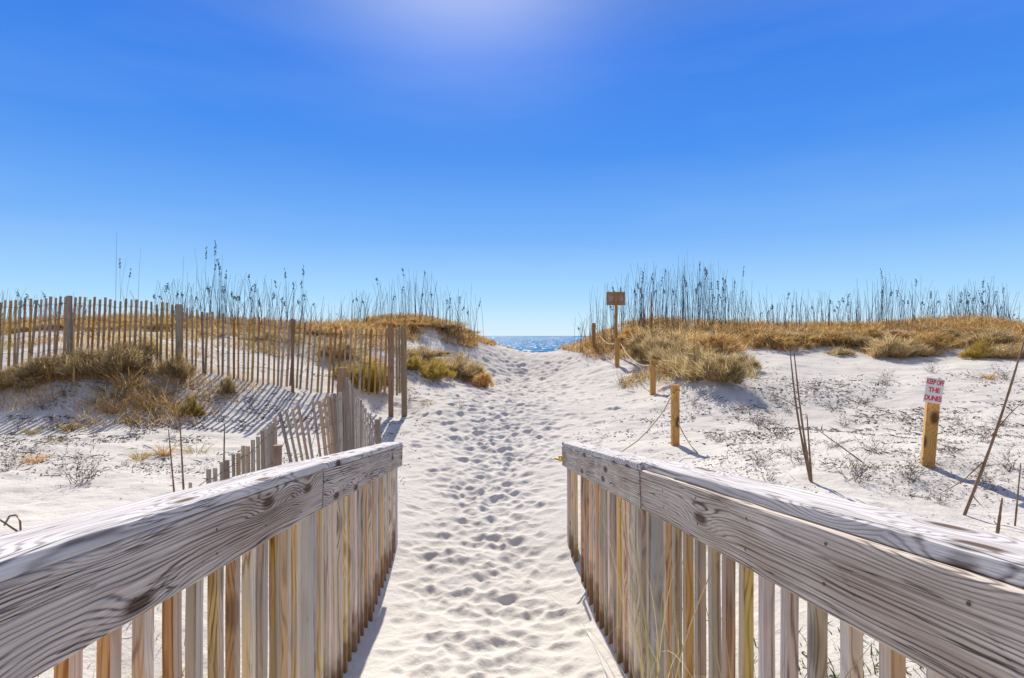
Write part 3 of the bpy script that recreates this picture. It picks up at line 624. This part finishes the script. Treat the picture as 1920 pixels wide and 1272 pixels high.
litter('plant_litter',[(-5.2,8.0,1.8,.7,5200),(-4.2,7.0,1.4,.7,2400),(-6.5,9.3,1.6,.5,3000),(-2.6,12.5,1.6,.9,1800),(-3.5,9.2,1.2,.5,1500),(-4.6,6.3,1.1,.5,2200),(-6.2,7.6,.8,.4,1200),(-1.9,13.5,1,.8,900)],'dark flecks of dead plants strewn over the left slope')

# small tufts and dead bushes, each its own thing
GT={'yellow':[grass_mesh('tuft',M['yellow'],90,.02,1.0) for _ in range(2)],'straw':[grass_mesh('tuft',M['straw'],60,.018,1.3,(.5,1.6)) for _ in range(2)],'tan':[grass_mesh('tuft',M['tan'],110,.022,1.0)]}
def twig_mesh():
    B=[];D_=[];Ln=[];Wd=[]
    for _ in range(22):
        p=np.array([R.normal()*.12,R.normal()*.12,0.]); a=R.rand()*6.28; d=np.array([math.cos(a)*R.rand(),math.sin(a)*R.rand(),.5+R.rand()*.6])
        for s in range(6):
            B.append(p.copy()); D_.append(d.copy()); l=.28*R.uniform(.6,1.1); Ln.append(l); Wd.append(.02*(1-s*.12)); 
            p=p+d/np.linalg.norm(d)*l*.85; d=d+R.normal(size=3)*.45
            for _k in range(2): B.append(p.copy()); dd=d+R.normal(size=3)*.8; D_.append(dd); Ln.append(.2*R.rand()+.06); Wd.append(.013)
            if s>2 and R.rand()<.4: break
    return blades_mesh('twigs',B,D_,np.array(Ln),np.array(Wd),.1,M['twig'],2)
TW=[twig_mesh() for _ in range(3)]
def tuft(px,Yd,h,kind,label,w_=None,lean=0):
    x=px_x(px,Yd); me=pr.choice(GT[kind]) if kind in GT else pr.choice(TW)
    nm='grass_tuft' if kind in GT else 'dead_bush'
    o=obj_of(nm,me,(x,Yd,gh(x,Yd)-.01)); s=w_ or h; o.scale=(s,s,h); o.rotation_euler=(0,lean,pr.uniform(0,6.28))
    tag(o,label,'grass tuft' if kind in GT else 'dead bush','small tufts and dead bushes on the sand'); return o
# (px, depth) chosen so that the foot lands where the photo shows it
def Yat(px,py):   # depth at which the ground under this line of sight is met
    best=None; y=2.5
    while y<30:
        p=P(px,py,y)
        if gh(p.x,y)>=p.z: return y
        y+=.05
    return 12.
for i,(px,py,h,kd) in enumerate(sorted([(80,770,.22,'twig'),(120,745,.25,'twig'),(205,742,.5,'straw'),(236,728,.55,'tan'),(262,705,.5,'twig'),(292,700,.5,'straw'),(170,760,.2,'twig'),(228,758,.34,'twig'),(255,735,.35,'straw'),(285,752,.28,'twig'),(305,725,.3,'straw'),(320,745,.26,'twig'),(345,722,.3,'twig'),(212,775,.3,'tan'),(290,780,.2,'twig'),(245,812,.22,'twig'),(35,800,.2,'twig'),(105,830,.2,'straw'),(180,820,.16,'twig'),(335,812,.2,'twig'),(440,745,.2,'twig'),(470,752,.16,'twig'),(375,745,.22,'straw')])):
    tuft(px,Yat(px,py),h,kd,('dry grass tuft' if kd!='twig' else 'dead twiggy bush')+', '+ORD[i]+' plant from the left on the striped slope below the fence')
T=[(65,868,.22,'tan','small upright orange tuft at far left on the bare slope'),
 (60,815,.20,'yellow','low yellow tuft at the far left under the shrub slope'),
 (130,808,.22,'yellow','pale yellow grass tuft on the ridge of the left slope'),
 (243,795,.26,'yellow','golden tuft at the lower end of the left shrubs'),
 (272,770,.26,'yellow','golden tuft right below the fence shrubs on left slope'),
 (262,862,.22,'yellow','small orange-yellow tuft left of the three by the thin canes'),
 (308,855,.26,'tan','orange tuft beside the two thin grey canes'),
 (368,850,.34,'straw','pale spreading straw tuft right of the two thin canes'),
 (25,880,.22,'twig','flat reddish twig patch at the left photo edge'),
 (150,905,.36,'twig','large dark dead bush lying on the bare left slope'),
 (190,735,.3,'twig','dead grey twigs under the left fence shrubs'),
 (800,760,.30,'straw','sparse tuft with thin tall blades beside the fence end and path'),
 (770,752,.26,'twig','dead twigs at the foot of the fence end posts'),
 (862,765,.20,'twig','faint dry twig clump left of the footprints'),
 (950,715,.14,'twig','tiny dark twig in the sand near the crest of the path'),
 (1165,722,.30,'twig','dead twigs in the sand left of the second roped post'),
 (1195,712,.34,'twig','brown dead bush behind the second roped post'),
 (1425,805,.34,'twig','dead brown bush in the sand below the big shrub mass'),
 (1390,775,.25,'twig','thin dead twigs left above the brown dead bush'),
 (1455,758,.25,'twig','dark dead clump left of the crossing canes'),
 (1855,712,.28,'tan','low orange tuft with bare twigs behind the warning sign'),
 (1885,712,.34,'twig','bare twigs right of the low orange tuft'),
 (1760,945,.14,'twig','small twig clump below the warning sign shadow'),
 (1440,905,.14,'twig','small dark clump near the right railing left of the canes'),
 (1850,905,.18,'twig','dark twig clump beside the shadow of the warning sign'),
 (1300,760,.2,'twig','flat dead branch between nearest post and shrub mass'),
 (1560,770,.2,'twig','dead stems in the middle of the littered sand'),
 (870,715,.22,'tan','small orange tuft at the lower end of the left gap dune'),
 (1060,655,.4,'tan','orange tuft at the right edge of the sea gap'),
 (1000,860,.0,'',''),]
for (px,py,h,kind,lab) in T:
    if h>0: tuft(px,Yat(px,py),h,kind,lab)
RT=sorted([(1455,820),(1500,870),(1580,800),(1620,760),(1640,850),(1690,790),(1700,900),(1600,905),(1560,840),(1800,800),(1790,850),(1840,830),(1880,800),(1660,720),(1750,700),(1420,870),(1530,735),(1350,830),(1890,880),(1480,775)])
for i,(px,py) in enumerate(RT):
    tuft(px,Yat(px,py),.16+.05*(i%3),'twig','small dead twig clump, '+ORD[i]+' from the left strewn on the right sand',.26)
# hooked twig at lower left
y=3.6; hk=[gp(40,0,3.4,-.05),P(39,1003,3.4),P(38,978,3.4),P(30,966,3.42),P(18,968,3.45),P(8,985,3.5)]
root=thing('hooked_twig',hk[0],'dark hooked dead twig behind the left railing at the photo edge','twig'); tube('stem',hk,[.006]*6,M['cane'],root,5); tube('stem',[P(38,1000,3.4),P(20,988,3.42),P(-10,968,3.5)],[.006,.006,.005],M['cane'],root,5)

# arching straw grass in front of the right balusters
B=[];D_=[];n=72
for i in range(n):
    yy=R.uniform(1.25,2.3); B.append((xinR(yy)-.05-R.rand()*.09,yy,-1.58-.08*R.rand())); D_.append((R.normal()*.07,R.normal()*.5,1.))
me=blades_mesh('blades',np.array(B)-np.array([.6,1.8,-1.66]),D_,R.uniform(1.0,1.6,n),R.uniform(.004,.0075,n),R.uniform(.25,1.1,n),M['straw'],12)
o=obj_of('grass_tuft',me,(.6,1.8,-1.66)); tag(o,'pale arching straw grass growing in front of the right railing balusters','grass tuft')

# sea oats
def oats_mesh(nst, heads, seed):
    r=random.Random(seed); V=[];Fs=[]
    for s in range(nst):
        bx,by=r.gauss(0,.16),r.gauss(0,.16); h=r.uniform(.55,1.) if s else 1.; lx,ly=r.gauss(-.03,.13),r.gauss(0,.08)
        if s: 
            pass
        rad=.0062
        pv=None
        for i in range(6):
            t=i/5; cx_=bx+lx*t*t*1.2; cy_=by+ly*t*t; b=len(V); rd=rad*(1-.6*t)
            for k in range(3):
                a=k*2.094; V.append((cx_+math.cos(a)*rd,cy_+math.sin(a)*rd,h*t))
            if pv is not None:
                for k in range(3): Fs.append((pv+k,pv+(k+1)%3,b+(k+1)%3,b+k))
            pv=b
        if r.random()<heads or (s==0 and heads>.3):
            for q in range(16):
                t=1-.16*r.random(); a=r.random()*6.28; c=Vector((bx+lx*1.2*t*t,by+ly*t*t,h*t)); e=c+Vector((math.cos(a)*.035,math.sin(a)*.035,-.012+r.uniform(-.02,.02))); u=Vector((0,0,.014)); b=len(V)
                V+= [tuple(c),tuple((c+e)/2+u),tuple(e),tuple((c+e)/2-u)]; Fs.append((b,b+1,b+2,b+3))
    me=bpy.data.meshes.new('stalks'); me.from_pydata(V,[],Fs); me.materials.append(M['stalk']); return me
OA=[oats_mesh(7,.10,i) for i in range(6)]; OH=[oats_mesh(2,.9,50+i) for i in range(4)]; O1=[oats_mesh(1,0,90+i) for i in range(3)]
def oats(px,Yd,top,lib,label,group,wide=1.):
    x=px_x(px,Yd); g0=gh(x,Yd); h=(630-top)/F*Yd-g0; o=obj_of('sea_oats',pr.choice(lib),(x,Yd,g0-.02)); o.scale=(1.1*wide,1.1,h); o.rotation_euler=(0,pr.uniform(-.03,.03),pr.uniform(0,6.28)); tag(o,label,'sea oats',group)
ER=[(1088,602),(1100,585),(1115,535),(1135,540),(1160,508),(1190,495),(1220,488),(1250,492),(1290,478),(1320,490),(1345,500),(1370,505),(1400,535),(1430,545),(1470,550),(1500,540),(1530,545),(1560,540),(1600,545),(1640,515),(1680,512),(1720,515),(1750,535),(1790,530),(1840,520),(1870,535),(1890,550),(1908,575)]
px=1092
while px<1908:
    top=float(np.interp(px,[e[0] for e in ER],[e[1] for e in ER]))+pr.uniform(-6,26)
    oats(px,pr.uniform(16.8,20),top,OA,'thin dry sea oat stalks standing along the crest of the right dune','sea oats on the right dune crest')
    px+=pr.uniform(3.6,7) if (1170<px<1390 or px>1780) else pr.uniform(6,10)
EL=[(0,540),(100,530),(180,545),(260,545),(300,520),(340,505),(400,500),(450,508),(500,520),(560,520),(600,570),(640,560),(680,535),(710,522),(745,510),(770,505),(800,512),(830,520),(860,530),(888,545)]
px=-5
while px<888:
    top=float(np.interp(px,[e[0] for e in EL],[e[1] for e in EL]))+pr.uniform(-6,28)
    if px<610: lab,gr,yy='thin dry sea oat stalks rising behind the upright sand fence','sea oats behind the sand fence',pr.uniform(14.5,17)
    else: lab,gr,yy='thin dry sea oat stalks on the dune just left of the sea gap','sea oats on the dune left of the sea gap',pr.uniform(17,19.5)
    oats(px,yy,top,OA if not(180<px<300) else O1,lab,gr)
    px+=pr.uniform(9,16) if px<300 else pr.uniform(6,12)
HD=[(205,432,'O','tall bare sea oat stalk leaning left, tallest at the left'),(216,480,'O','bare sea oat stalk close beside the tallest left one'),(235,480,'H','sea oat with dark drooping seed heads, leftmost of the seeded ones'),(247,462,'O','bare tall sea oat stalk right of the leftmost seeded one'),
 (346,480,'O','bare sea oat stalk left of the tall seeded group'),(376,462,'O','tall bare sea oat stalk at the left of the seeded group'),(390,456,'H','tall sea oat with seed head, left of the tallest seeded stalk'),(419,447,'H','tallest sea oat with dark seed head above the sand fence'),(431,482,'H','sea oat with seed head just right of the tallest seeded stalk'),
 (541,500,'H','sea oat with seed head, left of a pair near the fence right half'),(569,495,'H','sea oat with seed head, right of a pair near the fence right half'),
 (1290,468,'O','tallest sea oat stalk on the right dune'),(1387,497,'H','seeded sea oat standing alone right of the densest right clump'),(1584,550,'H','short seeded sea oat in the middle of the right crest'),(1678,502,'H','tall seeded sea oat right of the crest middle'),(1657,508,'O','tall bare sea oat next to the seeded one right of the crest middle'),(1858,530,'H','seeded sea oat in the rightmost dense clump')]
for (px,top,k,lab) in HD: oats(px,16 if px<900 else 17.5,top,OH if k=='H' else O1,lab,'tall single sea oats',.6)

# ------------------------------------------------------------------ light, sky, camera
SUN_AZ=math.atan2(870-960,F)      # from +Y towards +X
EL_=math.radians(38)
sd=Vector((math.sin(SUN_AZ)*math.cos(EL_),math.cos(SUN_AZ)*math.cos(EL_),math.sin(EL_)))
sl=bpy.data.lights.new('sun','SUN'); sl.energy=3.5; sl.angle=math.radians(.5); sl.color=(1,.925,.83)
so=bpy.data.objects.new('sun',sl); C.objects.link(so); so.rotation_euler=(-sd).to_track_quat('-Z','Y').to_euler()
W=bpy.data.worlds.new('World'); S.world=W; W.use_nodes=True; nt=W.node_tree; nt.nodes.clear()
sk=nt.nodes.new('ShaderNodeTexSky'); sk.sky_type='NISHITA'; sk.sun_disc=False; sk.sun_elevation=EL_; sk.sun_rotation=SUN_AZ; sk.altitude=300; sk.air_density=1.0; sk.dust_density=.15; sk.ozone_density=3.5
hs=nt.nodes.new('ShaderNodeHueSaturation'); hs.inputs['Saturation'].default_value=1.25; hs.inputs['Value'].default_value=1.0
bg=nt.nodes.new('ShaderNodeBackground'); bg.inputs[1].default_value=.13; ow=nt.nodes.new('ShaderNodeOutputWorld')
def wn(t,**k):
    x=nt.nodes.new(t)
    for a_,b_ in k.items(): setattr(x,a_,b_)
    return x
tcw=wn('ShaderNodeTexCoord'); sx=wn('ShaderNodeSeparateXYZ'); nt.links.new(tcw.outputs['Generated'],sx.inputs[0])
rp_=wn('ShaderNodeValToRGB'); e=rp_.color_ramp.elements
SKY=[(0, (0.372, 0.4836, 0.5394)), (0.03, (0.3069, 0.4464, 0.558)), (0.066, (0.2232, 0.3906, 0.558)), (0.167, (0.107, 0.2558, 0.5394)), (0.3, (0.0391, 0.1628, 0.4929)), (0.44, (0.0279, 0.1256, 0.465)), (0.7, (0.1116, 0.1488, 0.2697)), (1, (0.2232, 0.2139, 0.2511))]
while len(e)<len(SKY): e.new(.5)
for i,(p,c) in enumerate(SKY): e[i].position=p; e[i].color=(*c,1)
nt.links.new(sx.outputs[2],rp_.inputs[0])
# low sky behind the viewer, made dull grey to darken camera-facing faces
rb=wn('ShaderNodeMapRange'); rb.inputs[1].default_value=.15; rb.inputs[2].default_value=-.55; nt.links.new(sx.outputs[1],rb.inputs[0])
mxb=wn('ShaderNodeMix',data_type='RGBA'); zb=wn('ShaderNodeMapRange'); zb.inputs[1].default_value=.75; zb.inputs[2].default_value=.25; nt.links.new(sx.outputs[2],zb.inputs[0])
mb=wn('ShaderNodeMath',operation='MULTIPLY'); nt.links.new(rb.outputs[0],mb.inputs[0]); nt.links.new(zb.outputs[0],mb.inputs[1]); nt.links.new(mb.outputs[0],mxb.inputs[0]); nt.links.new(rp_.outputs[0],mxb.inputs[6]); mxb.inputs[7].default_value=(.17,.165,.18,1)
sc_=wn('ShaderNodeVectorMath',operation='SCALE'); sc_.inputs['Scale'].default_value=1/.13; nsk=wn('ShaderNodeTexNoise'); nmp=wn('ShaderNodeMapping'); nmp.inputs['Scale'].default_value=(1.6,1.6,9); nt.links.new(tcw.outputs['Generated'],nmp.inputs['Vector']); nt.links.new(nmp.outputs[0],nsk.inputs['Vector']); nsk.inputs['Scale'].default_value=1.6; nsk.inputs['Detail'].default_value=5
nmr=wn('ShaderNodeMapRange'); nmr.inputs[1].default_value=.45; nmr.inputs[2].default_value=.8; nmr.inputs[3].default_value=0; nmr.inputs[4].default_value=.07; nt.links.new(nsk.outputs['Fac'],nmr.inputs[0])
mhz=wn('ShaderNodeMix',data_type='RGBA'); nt.links.new(nmr.outputs[0],mhz.inputs[0]); nt.links.new(mxb.outputs[2],mhz.inputs[6]); mhz.inputs[7].default_value=(.32,.42,.58,1)
nt.links.new(mhz.outputs[2],sc_.inputs[0])
# glow round the sun
dt=wn('ShaderNodeVectorMath',operation='DOT_PRODUCT'); dt.inputs[1].default_value=tuple(sd); nt.links.new(tcw.outputs['Generated'],dt.inputs[0])
mmx=wn('ShaderNodeMath',operation='MAXIMUM'); mmx.inputs[1].default_value=0; nt.links.new(dt.outputs['Value'],mmx.inputs[0])
pw=wn('ShaderNodeMath',operation='POWER'); pw.inputs[1].default_value=62; nt.links.new(mmx.outputs[0],pw.inputs[0])
gl=wn('ShaderNodeVectorMath',operation='SCALE'); gl.inputs[0].default_value=(2.0,1.75,1.1); nt.links.new(pw.outputs[0],gl.inputs['Scale'])
mxs=wn('ShaderNodeMix',data_type='RGBA'); mxs.inputs[0].default_value=.97; nt.links.new(sk.outputs[0],hs.inputs['Color']); nt.links.new(hs.outputs[0],mxs.inputs[6]); nt.links.new(sc_.outputs[0],mxs.inputs[7])
ad=wn('ShaderNodeVectorMath',operation='ADD'); nt.links.new(mxs.outputs[2],ad.inputs[0]); nt.links.new(gl.outputs[0],ad.inputs[1])
nt.links.new(ad.outputs[0],bg.inputs[0]); nt.links.new(bg.outputs[0],ow.inputs[0])
cam=bpy.data.cameras.new('camera'); cam.sensor_width=36; cam.lens=36*F/1920; cam.shift_y=-6/1920; cam.clip_end=30000; cam.clip_start=.05
co=bpy.data.objects.new('camera',cam); C.objects.link(co); co.location=(0,0,0); co.rotation_euler=(math.pi/2,0,0); S.camera=co
S.view_settings.view_transform='Standard'; S.view_settings.look='None'; S.view_settings.exposure=.80; S.view_settings.gamma=1
